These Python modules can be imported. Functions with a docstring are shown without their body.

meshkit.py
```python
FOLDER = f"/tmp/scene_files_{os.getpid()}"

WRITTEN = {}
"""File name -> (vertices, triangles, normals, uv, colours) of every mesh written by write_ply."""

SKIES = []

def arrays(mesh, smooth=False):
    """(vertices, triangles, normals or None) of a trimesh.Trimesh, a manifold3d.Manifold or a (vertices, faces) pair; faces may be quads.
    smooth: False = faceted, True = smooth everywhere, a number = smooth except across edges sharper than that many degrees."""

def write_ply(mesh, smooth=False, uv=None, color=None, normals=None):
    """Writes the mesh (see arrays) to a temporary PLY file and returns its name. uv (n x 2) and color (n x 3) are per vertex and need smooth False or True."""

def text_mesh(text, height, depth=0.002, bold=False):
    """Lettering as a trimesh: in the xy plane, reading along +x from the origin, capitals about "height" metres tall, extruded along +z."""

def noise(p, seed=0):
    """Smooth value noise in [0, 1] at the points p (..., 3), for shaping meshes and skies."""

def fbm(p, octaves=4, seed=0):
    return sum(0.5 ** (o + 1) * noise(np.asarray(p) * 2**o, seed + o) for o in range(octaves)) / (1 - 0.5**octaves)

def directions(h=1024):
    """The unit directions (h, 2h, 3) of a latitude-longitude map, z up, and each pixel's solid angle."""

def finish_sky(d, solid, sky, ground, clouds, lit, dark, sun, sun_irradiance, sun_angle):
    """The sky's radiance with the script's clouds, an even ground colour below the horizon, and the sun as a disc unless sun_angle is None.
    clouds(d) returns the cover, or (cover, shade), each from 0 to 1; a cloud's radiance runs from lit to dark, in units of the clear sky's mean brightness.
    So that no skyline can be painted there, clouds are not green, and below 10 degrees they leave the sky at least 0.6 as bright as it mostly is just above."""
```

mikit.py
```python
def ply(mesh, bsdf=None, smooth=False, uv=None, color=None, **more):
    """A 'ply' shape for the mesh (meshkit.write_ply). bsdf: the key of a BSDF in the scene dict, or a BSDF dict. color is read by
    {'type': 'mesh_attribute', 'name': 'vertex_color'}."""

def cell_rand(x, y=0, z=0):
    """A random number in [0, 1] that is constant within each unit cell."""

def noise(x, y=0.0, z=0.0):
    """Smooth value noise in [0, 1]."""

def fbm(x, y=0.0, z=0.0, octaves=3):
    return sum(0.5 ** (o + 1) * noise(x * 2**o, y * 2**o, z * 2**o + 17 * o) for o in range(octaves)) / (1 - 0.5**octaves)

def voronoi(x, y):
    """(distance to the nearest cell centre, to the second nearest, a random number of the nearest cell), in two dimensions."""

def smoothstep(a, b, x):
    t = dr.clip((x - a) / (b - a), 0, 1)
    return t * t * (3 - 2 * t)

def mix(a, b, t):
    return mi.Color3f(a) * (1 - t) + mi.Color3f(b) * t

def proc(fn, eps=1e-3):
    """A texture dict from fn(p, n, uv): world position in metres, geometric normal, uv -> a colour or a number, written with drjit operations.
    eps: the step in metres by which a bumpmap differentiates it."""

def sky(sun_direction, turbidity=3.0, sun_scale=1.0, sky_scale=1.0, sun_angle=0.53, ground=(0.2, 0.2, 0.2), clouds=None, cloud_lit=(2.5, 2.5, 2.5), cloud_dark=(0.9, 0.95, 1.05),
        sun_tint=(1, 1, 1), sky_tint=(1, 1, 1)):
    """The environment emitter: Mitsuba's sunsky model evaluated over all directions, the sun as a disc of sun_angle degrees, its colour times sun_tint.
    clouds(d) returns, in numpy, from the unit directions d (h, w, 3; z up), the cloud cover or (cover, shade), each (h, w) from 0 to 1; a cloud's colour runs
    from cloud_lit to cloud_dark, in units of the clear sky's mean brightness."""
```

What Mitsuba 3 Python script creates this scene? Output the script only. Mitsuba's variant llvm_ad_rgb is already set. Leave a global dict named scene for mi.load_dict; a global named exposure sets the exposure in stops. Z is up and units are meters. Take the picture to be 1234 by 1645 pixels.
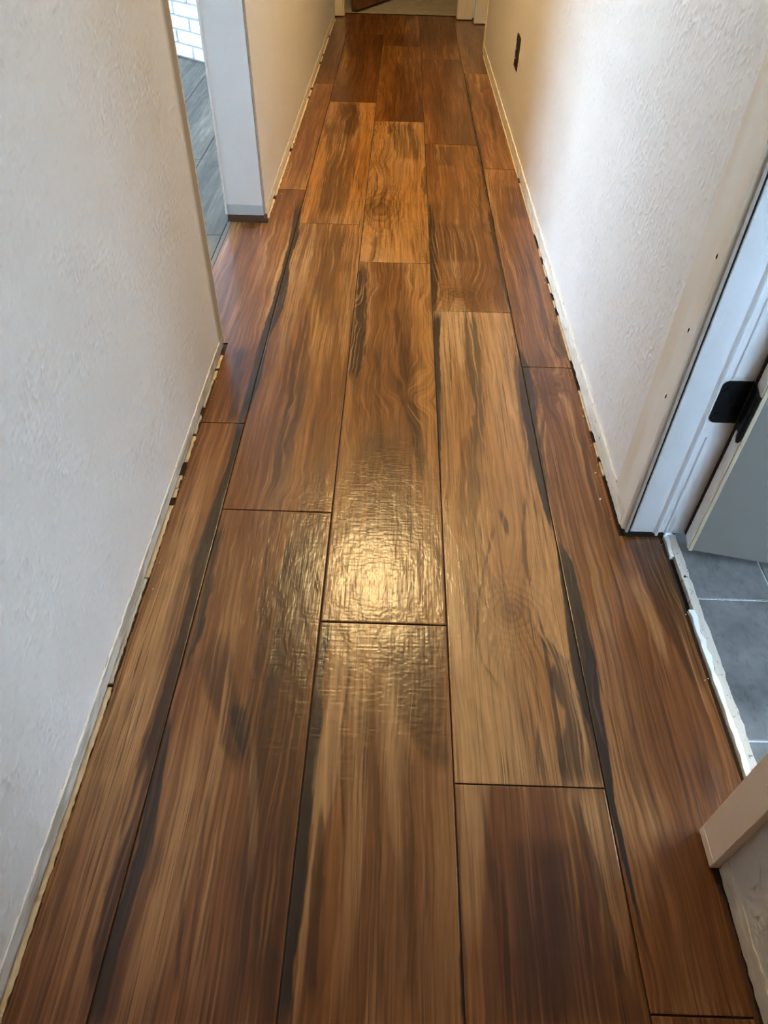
import math, random
import numpy as np, trimesh, drjit as dr, mitsuba as mi
import mikit
from mikit import noise, fbm, smoothstep, mix, cell_rand

random.seed(7)
T = mi.ScalarTransform4f
scene, labels = {}, {}

# ---------------------------------------------------------------- camera, light, exposure
EYE = np.array([0.1001, 0.0, 0.9153])
FWD = np.array([-0.00421755, 0.7027063, -0.71146755])
UP = np.array([-0.03108659, 0.71103788, 0.7024662])
scene['camera'] = {'type': 'perspective', 'fov': 57.152, 'fov_axis': 'x', 'near_clip': 0.02, 'far_clip': 200.0,
                   'to_world': T().look_at(origin=EYE.tolist(), target=(EYE + FWD).tolist(), up=UP.tolist())}
exposure = -0.42
LAMP = (296.0, 210.0, 94.0)            # radiance of the warm ceiling lamp
LAMP_AT = (0.03, 2.64)
SKY_SCALE = 50.0
scene['sky'] = mikit.sky((0.3, 0.5, 0.8), turbidity=4.0, sun_scale=0.0, sky_scale=SKY_SCALE, ground=(0.22, 0.26, 0.27), sky_tint=(1.0, 1.25, 1.45),
                         clouds=lambda d: np.full(d.shape[:2], 0.55), cloud_lit=(2.2, 2.75, 3.19), cloud_dark=(1.2, 1.5, 1.74))

# ---------------------------------------------------------------- helpers
def ref(k): return {'type': 'ref', 'id': k}

def rgb(c): return {'type': 'rgb', 'value': list(map(float, c))}

def princ(color, rough=0.6, spec=0.4, **kw):
    return {'type': 'principled', 'base_color': color if isinstance(color, dict) else rgb(color), 'roughness': rough, 'specular': spec, **kw}

def two(b): return {'type': 'twosided', 'bsdf': b}

def bump(b, fn, eps=1e-3): return {'type': 'bumpmap', 'arbitrary': mikit.proc(fn, eps), 'scale': 1.0, 'bsdf': b}

def number(key):
    if key not in scene and key not in labels: return key
    n = 1
    while f'{key}_{n:03d}' in scene or f'{key}_{n:03d}' in labels: n += 1
    return f'{key}_{n:03d}'

def put(key, mesh, m, parent=None, smooth=False, color=None, **kw):
    key = number(f'{parent}__{key}' if parent else key)
    if isinstance(mesh, list): mesh = trimesh.util.concatenate(mesh)
    scene[key] = mikit.ply(mesh, m, smooth, color=color, **kw)
    return key

def say(key, label, category=None, kind=None, group=None):
    labels[key] = {'label': label}
    if category: labels[key]['category'] = category
    if kind: labels[key]['kind'] = kind
    if group: labels[key]['group'] = group
    return key

def box(x0, x1, y0, y1, z0, z1, bev=0.0):
    """A box, its edges chamfered by bev."""
    if bev <= 0:
        b = trimesh.creation.box((x1 - x0, y1 - y0, z1 - z0))
        b.apply_translation(((x0 + x1) / 2, (y0 + y1) / 2, (z0 + z1) / 2))
        return b
    pts = []
    for i, (a, b) in enumerate(((x0, x1), (y0, y1), (z0, z1))): pass
    for sx in (0, 1):
        for sy in (0, 1):
            for sz in (0, 1):
                c = np.array([(x0, x1)[sx], (y0, y1)[sy], (z0, z1)[sz]], float)
                d = np.array([1 - 2 * sx, 1 - 2 * sy, 1 - 2 * sz]) * bev
                for k in range(3):
                    q = c + d; q[k] = c[k]; pts.append(q)
    return trimesh.convex.convex_hull(np.array(pts))

def prism(poly, z0, z1):
    """A vertical prism over a polygon in x, y."""
    from shapely.geometry import Polygon
    m = trimesh.creation.extrude_polygon(Polygon(poly), z1 - z0, engine='earcut')
    m.apply_translation((0, 0, z0))
    return m

def arc(cx, cy, r, a0, a1, n=8):
    return [(cx + r * math.cos(math.radians(a0 + (a1 - a0) * i / n)), cy + r * math.sin(math.radians(a0 + (a1 - a0) * i / n))) for i in range(n + 1)]

def wobbly(axis, s0, s1, step, lo, hi, z0, z1, rng, jit_lo=0.0, jit_hi=0.0, jz=0.0):
    """A strip along y (axis 'y') from s0 to s1 whose two sides wander: cross-section lo..hi in x, z0..z1 in z."""
    n = max(2, int(abs(s1 - s0) / step) + 1)
    s = np.linspace(s0, s1, n)
    a, b = lo + rng.uniform(-1, 1, n) * jit_lo, hi + rng.uniform(-1, 1, n) * jit_hi
    t = z1 + rng.uniform(-1, 1, n) * jz
    v = np.stack([np.stack([a, s, np.full(n, z0)], 1), np.stack([b, s, np.full(n, z0)], 1), np.stack([b, s, t], 1), np.stack([a, s, t], 1)], 1).reshape(-1, 3)
    f = []
    for i in range(n - 1):
        o = 4 * i
        for k in range(4):
            p, q = o + k, o + (k + 1) % 4
            f += [[p, q, q + 4], [p, q + 4, p + 4]]
    f += [[0, 2, 1], [0, 3, 2], [4 * n - 4, 4 * n - 3, 4 * n - 2], [4 * n - 4, 4 * n - 2, 4 * n - 1]]
    m = trimesh.Trimesh(v, f, process=False)
    m.fix_normals()
    return m

# 2-D value noise from a table, fast enough for a million points
_TAB = np.random.default_rng(11).random((512, 512)).astype(np.float32)
def vn(x, y, seed=0):
    x, y = np.asarray(x, np.float32) + 31.7 * seed + 1000, np.asarray(y, np.float32) + 17.3 * seed + 1000
    i, j = np.floor(x).astype(np.int32), np.floor(y).astype(np.int32)
    a, b = x - i, y - j
    a, b = a * a * (3 - 2 * a), b * b * (3 - 2 * b)
    i0, i1, j0, j1 = i & 511, (i + 1) & 511, j & 511, (j + 1) & 511
    return (_TAB[i0, j0] * (1 - a) + _TAB[i1, j0] * a) * (1 - b) + (_TAB[i0, j1] * (1 - a) + _TAB[i1, j1] * a) * b
def fb(x, y, seed=0, octaves=3):
    return sum(0.5 ** (o + 1) * vn(x * 2 ** o, y * 2 ** o, seed + 5 * o) for o in range(octaves)) / (1 - 0.5 ** octaves)
def sst(a, b, x):
    t = np.clip((x - a) / (b - a), 0, 1)
    return t * t * (3 - 2 * t)
STROKES = [
    ('char', 0.95, 0.25, 0.5, None, [(2.261, -0.2224, -0.2027), (2.036, -0.2114, -0.1858), (1.876, -0.2098, -0.1926), (1.747, -0.2103, -0.1822), (1.626, -0.2118, -0.1787), (1.486, -0.2151, -0.1942), (1.324, -0.2136, -0.1914), (1.236, -0.2131, -0.1944), (1.16, -0.2149, -0.1995)]),
    ('char', 0.95, 0.2, 0.35, 0, [(1.147, -0.2141, -0.2), (1.018, -0.2124, -0.1945), (0.936, -0.2172, -0.1989), (0.848, -0.2225, -0.1995), (0.764, -0.2284, -0.1951), (0.704, -0.2163, -0.1992), (0.639, -0.2166, -0.1973), (0.566, -0.2167, -0.1983), (0.5, -0.2187, -0.1994), (0.443, -0.2179, -0.196), (0.405, -0.2081, -0.1983)]),
    ('dark', 0.75, 0.4, 0.7, 0, [(0.477, -0.2233, -0.2043), (0.458, -0.2237, -0.2023), (0.352, -0.2227, -0.1943), (0.267, -0.2195, -0.1952), (0.212, -0.217, -0.1973), (0.156, -0.2074, -0.2008)]),
    ('dark', 0.5, 0.9, 0.6, 0, [(0.768, -0.246, -0.2042), (0.646, -0.2379, -0.1991), (0.536, -0.234, -0.198), (0.44, -0.2265, -0.1953)]),
    ('char', 0.7, 0.4, 1.1, 1, [(0.856, -0.1976, -0.1866), (0.774, -0.1998, -0.182), (0.689, -0.201, -0.1821), (0.621, -0.201, -0.1819), (0.558, -0.2, -0.189)]),
    ('char', 0.95, 0.25, 0.35, 1, [(0.487, -0.2014, -0.1953), (0.44, -0.202, -0.1885), (0.397, -0.2002, -0.1863), (0.314, -0.1959, -0.1767), (0.268, -0.1974, -0.1812), (0.197, -0.2011, -0.1858), (0.156, -0.2034, -0.1834), (0.131, -0.2048, -0.1826)]),
    ('dark', 0.45, 0.9, 0.5, 1, [(0.315, -0.1852, -0.1645), (0.268, -0.1879, -0.1694), (0.197, -0.1928, -0.1733), (0.131, -0.193, -0.1669)]),
    ('dark', 0.85, 0.3, 0.5, 1, [(0.893, -0.0711, -0.0599), (0.839, -0.0692, -0.0605), (0.808, -0.0731, -0.0635), (0.725, -0.0741, -0.068), (0.689, -0.0735, -0.0685)]),
    ('dark', 0.85, 0.3, 0.4, 1, [(0.808, -0.1065, -0.1033), (0.777, -0.1053, -0.1011), (0.662, -0.0956, -0.0897), (0.594, -0.0921, -0.0855), (0.536, -0.0905, -0.0833), (0.477, -0.0889, -0.082), (0.449, -0.0895, -0.0827)]),
    ('dark', 0.62, 0.5, 0.6, 1, [(0.871, -0.0573, -0.0128), (0.783, -0.0666, -0.0053), (0.715, -0.093, -0.0077), (0.653, -0.0881, -0.008), (0.542, -0.0867, -0.0067), (0.464, -0.0849, -0.0041), (0.361, -0.0651, -0.0054), (0.22, -0.0568, -0.0107), (0.136, -0.0555, -0.0029)]),
    ('dark', 0.6, 0.8, 0.8, 1, [(0.625, -0.1653, -0.1443), (0.581, -0.1733, -0.1249), (0.529, -0.1552, -0.1103), (0.495, -0.1351, -0.0999), (0.444, -0.1167, -0.0769), (0.418, -0.0976, -0.0727)]),
    ('char', 0.85, 0.5, 0.7, 1, [(0.505, -0.1113, -0.0918), (0.476, -0.108, -0.082), (0.449, -0.0946, -0.0793), (0.431, -0.0865, -0.0798)]),
    ('char', 0.45, 0.6, 0.9, 1, [(0.653, -0.0725, -0.051), (0.595, -0.0723, -0.0497), (0.552, -0.07, -0.0535), (0.511, -0.0669, -0.0553)]),
    ('dark', 0.5, 0.4, 0.5, 1, [(0.335, -0.1301, -0.1254), (0.287, -0.1364, -0.1304), (0.23, -0.1249, -0.1199), (0.17, -0.1171, -0.1117)]),
    ('dark', 0.4, 0.5, 0.6, 1, [(0.375, -0.124, -0.1192), (0.284, -0.1147, -0.1109), (0.182, -0.1054, -0.102)]),
    ('light', 0.35, 0.7, 0.6, 1, [(0.445, -0.0769, -0.0684), (0.337, -0.0614, -0.0497), (0.286, -0.0548, -0.0472)]),
    ('red', 0.5, 0.9, 0.6, 1, [(0.882, -0.1708, -0.115), (0.779, -0.1636, -0.1057), (0.674, -0.1697, -0.1055)]),
    ('light', 0.3, 0.8, 0.6, 1, [(0.442, -0.1843, -0.1379), (0.319, -0.1746, -0.1207), (0.217, -0.1735, -0.1276), (0.132, -0.1734, -0.1342)]),
    ('char', 0.9, 0.3, 0.55, 2, [(0.654, 0.0029, 0.0254), (0.605, 0.0014, 0.0147), (0.54, 0.0037, 0.0137), (0.48, 0.0006, 0.0197), (0.466, -0.0023, 0.0175), (0.379, -0.0015, 0.0171), (0.302, -0.0031, 0.0167), (0.247, -0.0025, 0.0164), (0.197, -0.0033, 0.012), (0.137, -0.0009, 0.0169)]),
    ('light', 0.65, 0.6, 0.8, 2, [(0.645, 0.031, 0.0553), (0.545, 0.0243, 0.0516), (0.422, 0.0156, 0.0473), (0.34, 0.0169, 0.0326), (0.288, 0.0196, 0.0294), (0.222, 0.0156, 0.0255), (0.173, 0.0167, 0.0242), (0.14, 0.0165, 0.0218)]),
    ('dark', 0.6, 0.5, 0.6, 2, [(0.363, 0.0242, 0.0306), (0.275, 0.0232, 0.0381), (0.222, 0.0241, 0.0362), (0.162, 0.0261, 0.0376)]),
    ('dark', 0.6, 0.35, 0.5, 2, [(0.588, 0.0509, 0.0547), (0.467, 0.0442, 0.0486), (0.397, 0.0491, 0.0524), (0.326, 0.0579, 0.0618)]),
    ('dark', 0.62, 0.8, 0.7, 2, [(0.657, 0.1039, 0.1874), (0.624, 0.097, 0.1913), (0.56, 0.108, 0.191), (0.504, 0.1252, 0.1927), (0.467, 0.1429, 0.193), (0.427, 0.168, 0.1949)]),
    ('red', 0.55, 0.9, 0.6, 2, [(0.47, 0.0736, 0.1776), (0.292, 0.0746, 0.1842), (0.14, 0.0762, 0.1921)]),
    ('dark', 0.45, 0.6, 0.7, 2, [(0.547, 0.079, 0.0899), (0.407, 0.0915, 0.0997), (0.291, 0.0972, 0.1078), (0.164, 0.1018, 0.1139)]),
    ('dark', 0.45, 0.6, 0.7, 2, [(0.452, 0.1343, 0.1428), (0.329, 0.1387, 0.1489), (0.165, 0.1356, 0.1478)]),
    ('light', 0.35, 0.7, 0.7, 2, [(0.611, 0.0591, 0.0858), (0.468, 0.0563, 0.0823), (0.365, 0.0594, 0.0866), (0.223, 0.0626, 0.0818)]),
    ('light', 0.3, 0.7, 0.7, 2, [(0.451, 0.1086, 0.1257), (0.343, 0.1151, 0.1308), (0.292, 0.1275, 0.135)]),
    ('char', 0.8, 0.4, 0.5, 2, [(0.402, 0.2013, 0.2054), (0.308, 0.1993, 0.2047), (0.24, 0.1982, 0.204), (0.142, 0.1954, 0.2033)]),
    ('red', 0.5, 0.9, 0.5, 3, [(0.403, 0.2581, 0.3409), (0.276, 0.2431, 0.3441), (0.145, 0.2219, 0.3685)]),
    ('dark', 0.5, 0.9, 0.5, 3, [(0.334, 0.2676, 0.346), (0.243, 0.2548, 0.3603), (0.145, 0.2286, 0.3752)]),
    ('light', 0.75, 0.5, 0.6, 3, [(0.403, 0.3445, 0.3999), (0.321, 0.363, 0.3995), (0.245, 0.3661, 0.3968), (0.196, 0.3719, 0.3914)]),
    ('light', 0.5, 0.7, 0.6, 3, [(0.401, 0.2053, 0.2457), (0.324, 0.2046, 0.2342), (0.227, 0.2033, 0.2248)]),
    ('dark', 0.55, 0.5, 0.6, 3, [(0.39, 0.3509, 0.3616), (0.321, 0.3575, 0.3707), (0.245, 0.3661, 0.3785), (0.184, 0.3694, 0.3832)]),
    ('dark', 0.45, 0.5, 0.6, 3, [(0.395, 0.2329, 0.2378), (0.339, 0.2329, 0.2447), (0.261, 0.2383, 0.253), (0.168, 0.2374, 0.2579)]),
    ('char', 0.6, 0.45, 0.8, 3, [(0.641, 0.3434, 0.3492), (0.596, 0.3601, 0.3828), (0.553, 0.3502, 0.3815), (0.512, 0.364, 0.3981), (0.46, 0.3508, 0.4009), (0.406, 0.3475, 0.3989)]),
    ('char', 0.6, 0.4, 0.6, 3, [(0.68, 0.3465, 0.3505), (0.552, 0.3484, 0.3539), (0.478, 0.3466, 0.3536), (0.405, 0.3425, 0.3508)]),
    ('light', 0.6, 0.35, 0.4, 3, [(0.669, 0.3658, 0.3787), (0.596, 0.3696, 0.3809), (0.512, 0.3802, 0.3873), (0.46, 0.3836, 0.3888), (0.408, 0.3826, 0.3876)]),
    ('char', 0.95, 0.25, 0.35, None, [(0.844, 0.3992, 0.4037), (0.798, 0.3978, 0.4215), (0.701, 0.3914, 0.4218), (0.597, 0.3857, 0.4237), (0.513, 0.3909, 0.4178), (0.47, 0.3982, 0.4165), (0.438, 0.4016, 0.4143), (0.384, 0.401, 0.4091), (0.3, 0.4049, 0.4103), (0.233, 0.4069, 0.4127)]),
    ('char', 0.95, 0.25, 0.4, None, [(1.465, 0.3995, 0.4055), (1.381, 0.3933, 0.4192), (1.278, 0.3846, 0.4162), (1.209, 0.3823, 0.4116), (1.114, 0.3829, 0.4071), (0.999, 0.3848, 0.404), (0.921, 0.3887, 0.4002), (0.874, 0.3936, 0.4003)]),
    ('dark', 0.55, 0.8, 0.6, 3, [(1.549, 0.3963, 0.4117), (1.361, 0.3797, 0.3968), (1.178, 0.3737, 0.3894), (1.023, 0.3734, 0.3904)]),
    ('char', 0.9, 0.3, 0.5, 3, [(1.618, 0.2031, 0.2221), (1.449, 0.1989, 0.2122), (1.339, 0.1976, 0.2117), (1.234, 0.1977, 0.2084), (1.089, 0.1976, 0.2039), (0.979, 0.1981, 0.2028)]),
    ('char', 0.55, 0.8, 1.0, 3, [(1.623, 0.2791, 0.3061), (1.489, 0.2703, 0.3184), (1.355, 0.2688, 0.3057), (1.238, 0.2837, 0.3053), (1.132, 0.2678, 0.2921), (1.089, 0.2738, 0.2939)]),
    ('dark', 0.35, 0.9, 0.9, 3, [(1.131, 0.2524, 0.2716), (0.982, 0.2324, 0.2799), (0.852, 0.2339, 0.2538)]),
    ('light', 0.65, 0.8, 0.5, 3, [(0.882, 0.2018, 0.2221), (0.726, 0.2007, 0.2304), (0.552, 0.1998, 0.2485), (0.403, 0.2021, 0.2417)]),
    ('light', 0.4, 0.8, 0.5, 3, [(1.621, 0.3342, 0.3897), (1.359, 0.3213, 0.3783), (1.135, 0.31, 0.3678)]),
    ('dark', 0.6, 0.4, 0.5, 3, [(0.917, 0.3037, 0.3106), (0.886, 0.3076, 0.3189), (0.858, 0.3117, 0.3184)]),
    ('dark', 0.5, 0.4, 0.5, 3, [(0.952, 0.3557, 0.3604), (0.872, 0.342, 0.3476), (0.798, 0.3337, 0.3445), (0.744, 0.3401, 0.3463)]),
    ('dark', 0.45, 0.4, 0.5, 3, [(0.87, 0.2883, 0.295), (0.795, 0.2694, 0.2748), (0.714, 0.2511, 0.2562), (0.641, 0.2442, 0.2491), (0.596, 0.2488, 0.2535), (0.554, 0.2678, 0.2715)]),
    ('dark', 0.4, 0.4, 0.5, 3, [(0.621, 0.3254, 0.3293), (0.577, 0.3276, 0.3313), (0.505, 0.3223, 0.3276), (0.423, 0.3101, 0.3151)]),
    ('char', 0.7, 0.5, 1.0, 2, [(1.875, 0.0043, 0.0199), (1.712, 0.0056, 0.0269), (1.583, 0.0045, 0.0309), (1.428, 0.0056, 0.0348), (1.353, 0.007, 0.0282), (1.312, 0.0081, 0.0192)]),
    ('dark', 0.7, 0.35, 0.5, 2, [(1.253, 0.1171, 0.1441), (1.224, 0.1281, 0.1574), (1.14, 0.1439, 0.1657), (1.068, 0.1512, 0.1711), (1.013, 0.1606, 0.1702)]),
    ('gold', 0.6, 0.5, 0.6, 2, [(1.884, 0.1312, 0.201), (1.625, 0.132, 0.1986), (1.452, 0.1474, 0.1961), (1.255, 0.1604, 0.1983), (1.069, 0.1735, 0.1958)]),
    ('gold', 0.6, 0.4, 0.4, 2, [(1.316, 0.0022, 0.0161), (1.246, 0.0011, 0.0173), (1.16, 0.0015, 0.017), (1.08, 0.0031, 0.0093)]),
    ('dark', 0.5, 0.5, 0.6, 2, [(1.621, 0.0973, 0.1131), (1.49, 0.1085, 0.1295), (1.372, 0.1186, 0.1443), (1.275, 0.1114, 0.1373)]),
    ('dark', 0.4, 0.9, 0.7, 2, [(1.122, 0.0422, 0.1185), (0.974, 0.0258, 0.1319), (0.846, 0.0336, 0.1655)]),
    ('red', 0.5, 0.9, 0.7, 2, [(0.861, 0.0106, 0.1768), (0.659, 0.0057, 0.1925)]),
    ('dark', 0.45, 0.5, 0.6, 2, [(1.446, 0.0531, 0.062), (1.344, 0.0682, 0.0822), (1.25, 0.0658, 0.0766), (1.083, 0.079, 0.0914), (1.01, 0.0981, 0.1077)]),
    ('dark', 0.4, 0.9, 0.6, 1, [(2.108, -0.1181, -0.0431), (1.846, -0.113, -0.053), (1.61, -0.1229, -0.0759), (1.241, -0.1316, -0.0714), (1.001, -0.1314, -0.0718), (0.915, -0.1422, -0.0739)]),
    ('gold', 0.4, 0.8, 0.6, 1, [(1.807, -0.1434, -0.1181), (1.439, -0.0905, -0.0612), (1.242, -0.0848, -0.058), (1.038, -0.088, -0.0637), (0.917, -0.091, -0.0625)]),
    ('dark', 0.35, 0.6, 0.6, 1, [(1.436, -0.1343, -0.1197), (1.154, -0.1208, -0.108), (0.931, -0.1217, -0.1045)]),
    ('light', 0.25, 0.8, 0.6, 1, [(2.083, -0.1534, -0.1162), (1.805, -0.1772, -0.135), (1.331, -0.1782, -0.1503), (1.111, -0.1849, -0.1472)]),
    ('dark', 0.6, 0.6, 0.5, 1, [(3.338, -0.1568, -0.0778), (3.063, -0.1327, -0.0563), (2.917, -0.1013, -0.0728)]),
    ('dark', 0.5, 0.8, 0.7, 1, [(3.059, -0.199, -0.1006), (2.652, -0.1533, -0.0715), (2.422, -0.1552, -0.0621), (2.188, -0.1442, -0.0672)]),
    ('gold', 0.8, 0.5, 0.6, 1, [(2.708, -0.2144, -0.1584), (2.417, -0.2026, -0.149), (2.17, -0.1964, -0.1429)]),
    ('gold', 0.7, 0.5, 0.6, 1, [(3.229, -0.0435, -0.0024), (2.786, -0.0469, -0.001), (2.429, -0.0518, 0.0001), (2.152, -0.0607, 0.0002)]),
    ('char', 0.95, 0.25, 0.4, 2, [(2.628, 0.1926, 0.2037), (2.557, 0.1851, 0.2046), (2.445, 0.1795, 0.2046), (2.382, 0.1911, 0.2034)]),
    ('dark', 0.42, 0.5, 1.2, 2, [(3.081, 0.0526, 0.147), (2.901, 0.0756, 0.1848), (2.703, 0.1014, 0.1825)]),
    ('gold', 0.7, 0.5, 0.6, 2, [(3.075, 0.008, 0.0526), (2.432, 0.0084, 0.0209), (1.968, 0.0052, 0.0303)]),
    ('gold', 0.6, 0.7, 0.6, 2, [(2.674, 0.1352, 0.1956), (2.288, 0.1059, 0.2017), (1.917, 0.0747, 0.1982)]),
    ('char', 0.75, 0.4, 0.5, 3, [(2.292, 0.2037, 0.2137), (2.063, 0.201, 0.2233), (1.793, 0.1989, 0.2192), (1.633, 0.2003, 0.2083)]),
    ('char', 0.9, 0.3, 0.4, None, [(2.256, 0.3905, 0.4024), (2.163, 0.387, 0.4024), (2.067, 0.3867, 0.3998), (1.914, 0.3918, 0.3989), (1.639, 0.3961, 0.4041)]),
    ('dark', 0.6, 0.5, 0.6, 3, [(2.755, 0.3886, 0.3978), (2.303, 0.3641, 0.3742), (2.108, 0.3638, 0.3752)]),
    ('dark', 0.45, 0.9, 0.7, 3, [(2.837, 0.2353, 0.3102), (2.646, 0.2349, 0.3016)]),
    ('dark', 0.4, 0.9, 0.8, 3, [(2.154, 0.2219, 0.2986), (1.907, 0.2242, 0.3387)]),
    ('dark', 0.7, 0.4, 0.6, 4, [(3.361, 0.4825, 0.4959), (3.114, 0.4703, 0.4855), (2.93, 0.4648, 0.4793)]),
    ('dark', 0.45, 0.7, 0.7, 4, [(2.468, 0.4616, 0.5252), (2.216, 0.4572, 0.5161)]),
    ('dark', 0.5, 0.4, 0.6, 4, [(1.999, 0.4808, 0.4936), (1.741, 0.4789, 0.4923), (1.469, 0.4712, 0.4861)]),
    ('dark', 0.6, 0.6, 0.7, 4, [(1.584, 0.4995, 0.512), (1.511, 0.4891, 0.5104), (1.43, 0.4833, 0.5127)]),
    ('char', 0.8, 0.4, 0.5, None, [(3.73, 0.3993, 0.4139), (3.186, 0.3946, 0.4074), (2.821, 0.3953, 0.407), (2.305, 0.3923, 0.4004)]),
    ('dark', 0.6, 0.6, 0.6, 4, [(0.853, 0.5182, 0.585), (0.726, 0.5322, 0.5839), (0.619, 0.5546, 0.5836), (0.564, 0.5585, 0.5818)]),
    ('dark', 0.4, 0.5, 0.6, 4, [(1.143, 0.4902, 0.5031), (0.958, 0.4824, 0.5), (0.863, 0.4817, 0.5096), (0.764, 0.4994, 0.5205)]),
    ('red', 0.6, 0.9, 0.6, 4, [(0.65, 0.4359, 0.5343), (0.512, 0.4455, 0.5802), (0.378, 0.4253, 0.5311)]),
    ('light', 0.3, 0.6, 0.6, 4, [(0.764, 0.5047, 0.5364), (0.675, 0.5203, 0.5403), (0.606, 0.5276, 0.5372)]),
    ('red', 0.9, 0.8, 0.5, 4, [(0.355, 0.46, 0.516), (0.268, 0.4234, 0.5053), (0.158, 0.4107, 0.5053)]),
    ('light', 0.35, 0.9, 0.6, 0, [(1.107, -0.2727, -0.2226), (0.646, -0.2573, -0.2233), (0.438, -0.2728, -0.2349), (0.28, -0.2698, -0.2401)]),
    ('dark', 0.3, 0.8, 0.7, 0, [(0.534, -0.2881, -0.2746), (0.354, -0.2791, -0.2633), (0.213, -0.2826, -0.2616)]),
    ('dark', 0.6, 0.8, 0.6, 0, [(1.429, -0.2724, -0.2361), (1.279, -0.2504, -0.2328), (1.159, -0.238, -0.2188)]),
]
KNOTS = [
     (2, 0.045, 2.241, 0.0589, 0.1293, 0.8) ,
     (3, 0.268, 1.721, 0.0561, 0.051, 0.9) ,
     (3, 0.306, 0.686, 0.0402, 0.0432, 0.75) ,
     (4, 0.428, 1.295, 0.0194, 0.0628, 0.6) ,
     (4, 0.468, 1.323, 0.0112, 0.017, 0.8) ,
     (2, 0.013, 2.65, 0.0443, 0.0619, 0.5) ,
     (2, 0.137, 1.253, 0.0216, 0.0415, 0.5) ,
]

# ---------------------------------------------------------------- materials
def peel(p, n, uv):      # orange-peel plaster: blobs a few millimetres across with short trowelled ridges
    a, b, c = p.x, p.y, p.z
    w = fbm(a * 60, b * 60, c * 60, 2)
    f = fbm(a * 190 + 3 * w, b * 190 + 3 * w, c * 190, 3)
    return 0.0022 * smoothstep(0.40, 0.78, f) + 0.0012 * fbm(a * 45, b * 45, c * 45, 2)
def paint_tone(p, n, uv):
    f = fbm(p.x * 5, p.y * 5, p.z * 5, 3)
    g = smoothstep(0.80, 0.86, noise(p.x * 90, p.y * 90, p.z * 90))
    return mix((0.69, 0.655, 0.60), (0.73, 0.70, 0.65), f) * (1 - 0.05 * g)
scene['paint'] = two(bump(princ(mikit.proc(paint_tone), 0.55, 0.3), peel, 6e-4))
scene['paint_skin'] = two(princ(mikit.proc(paint_tone), 0.50, 0.35))
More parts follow.
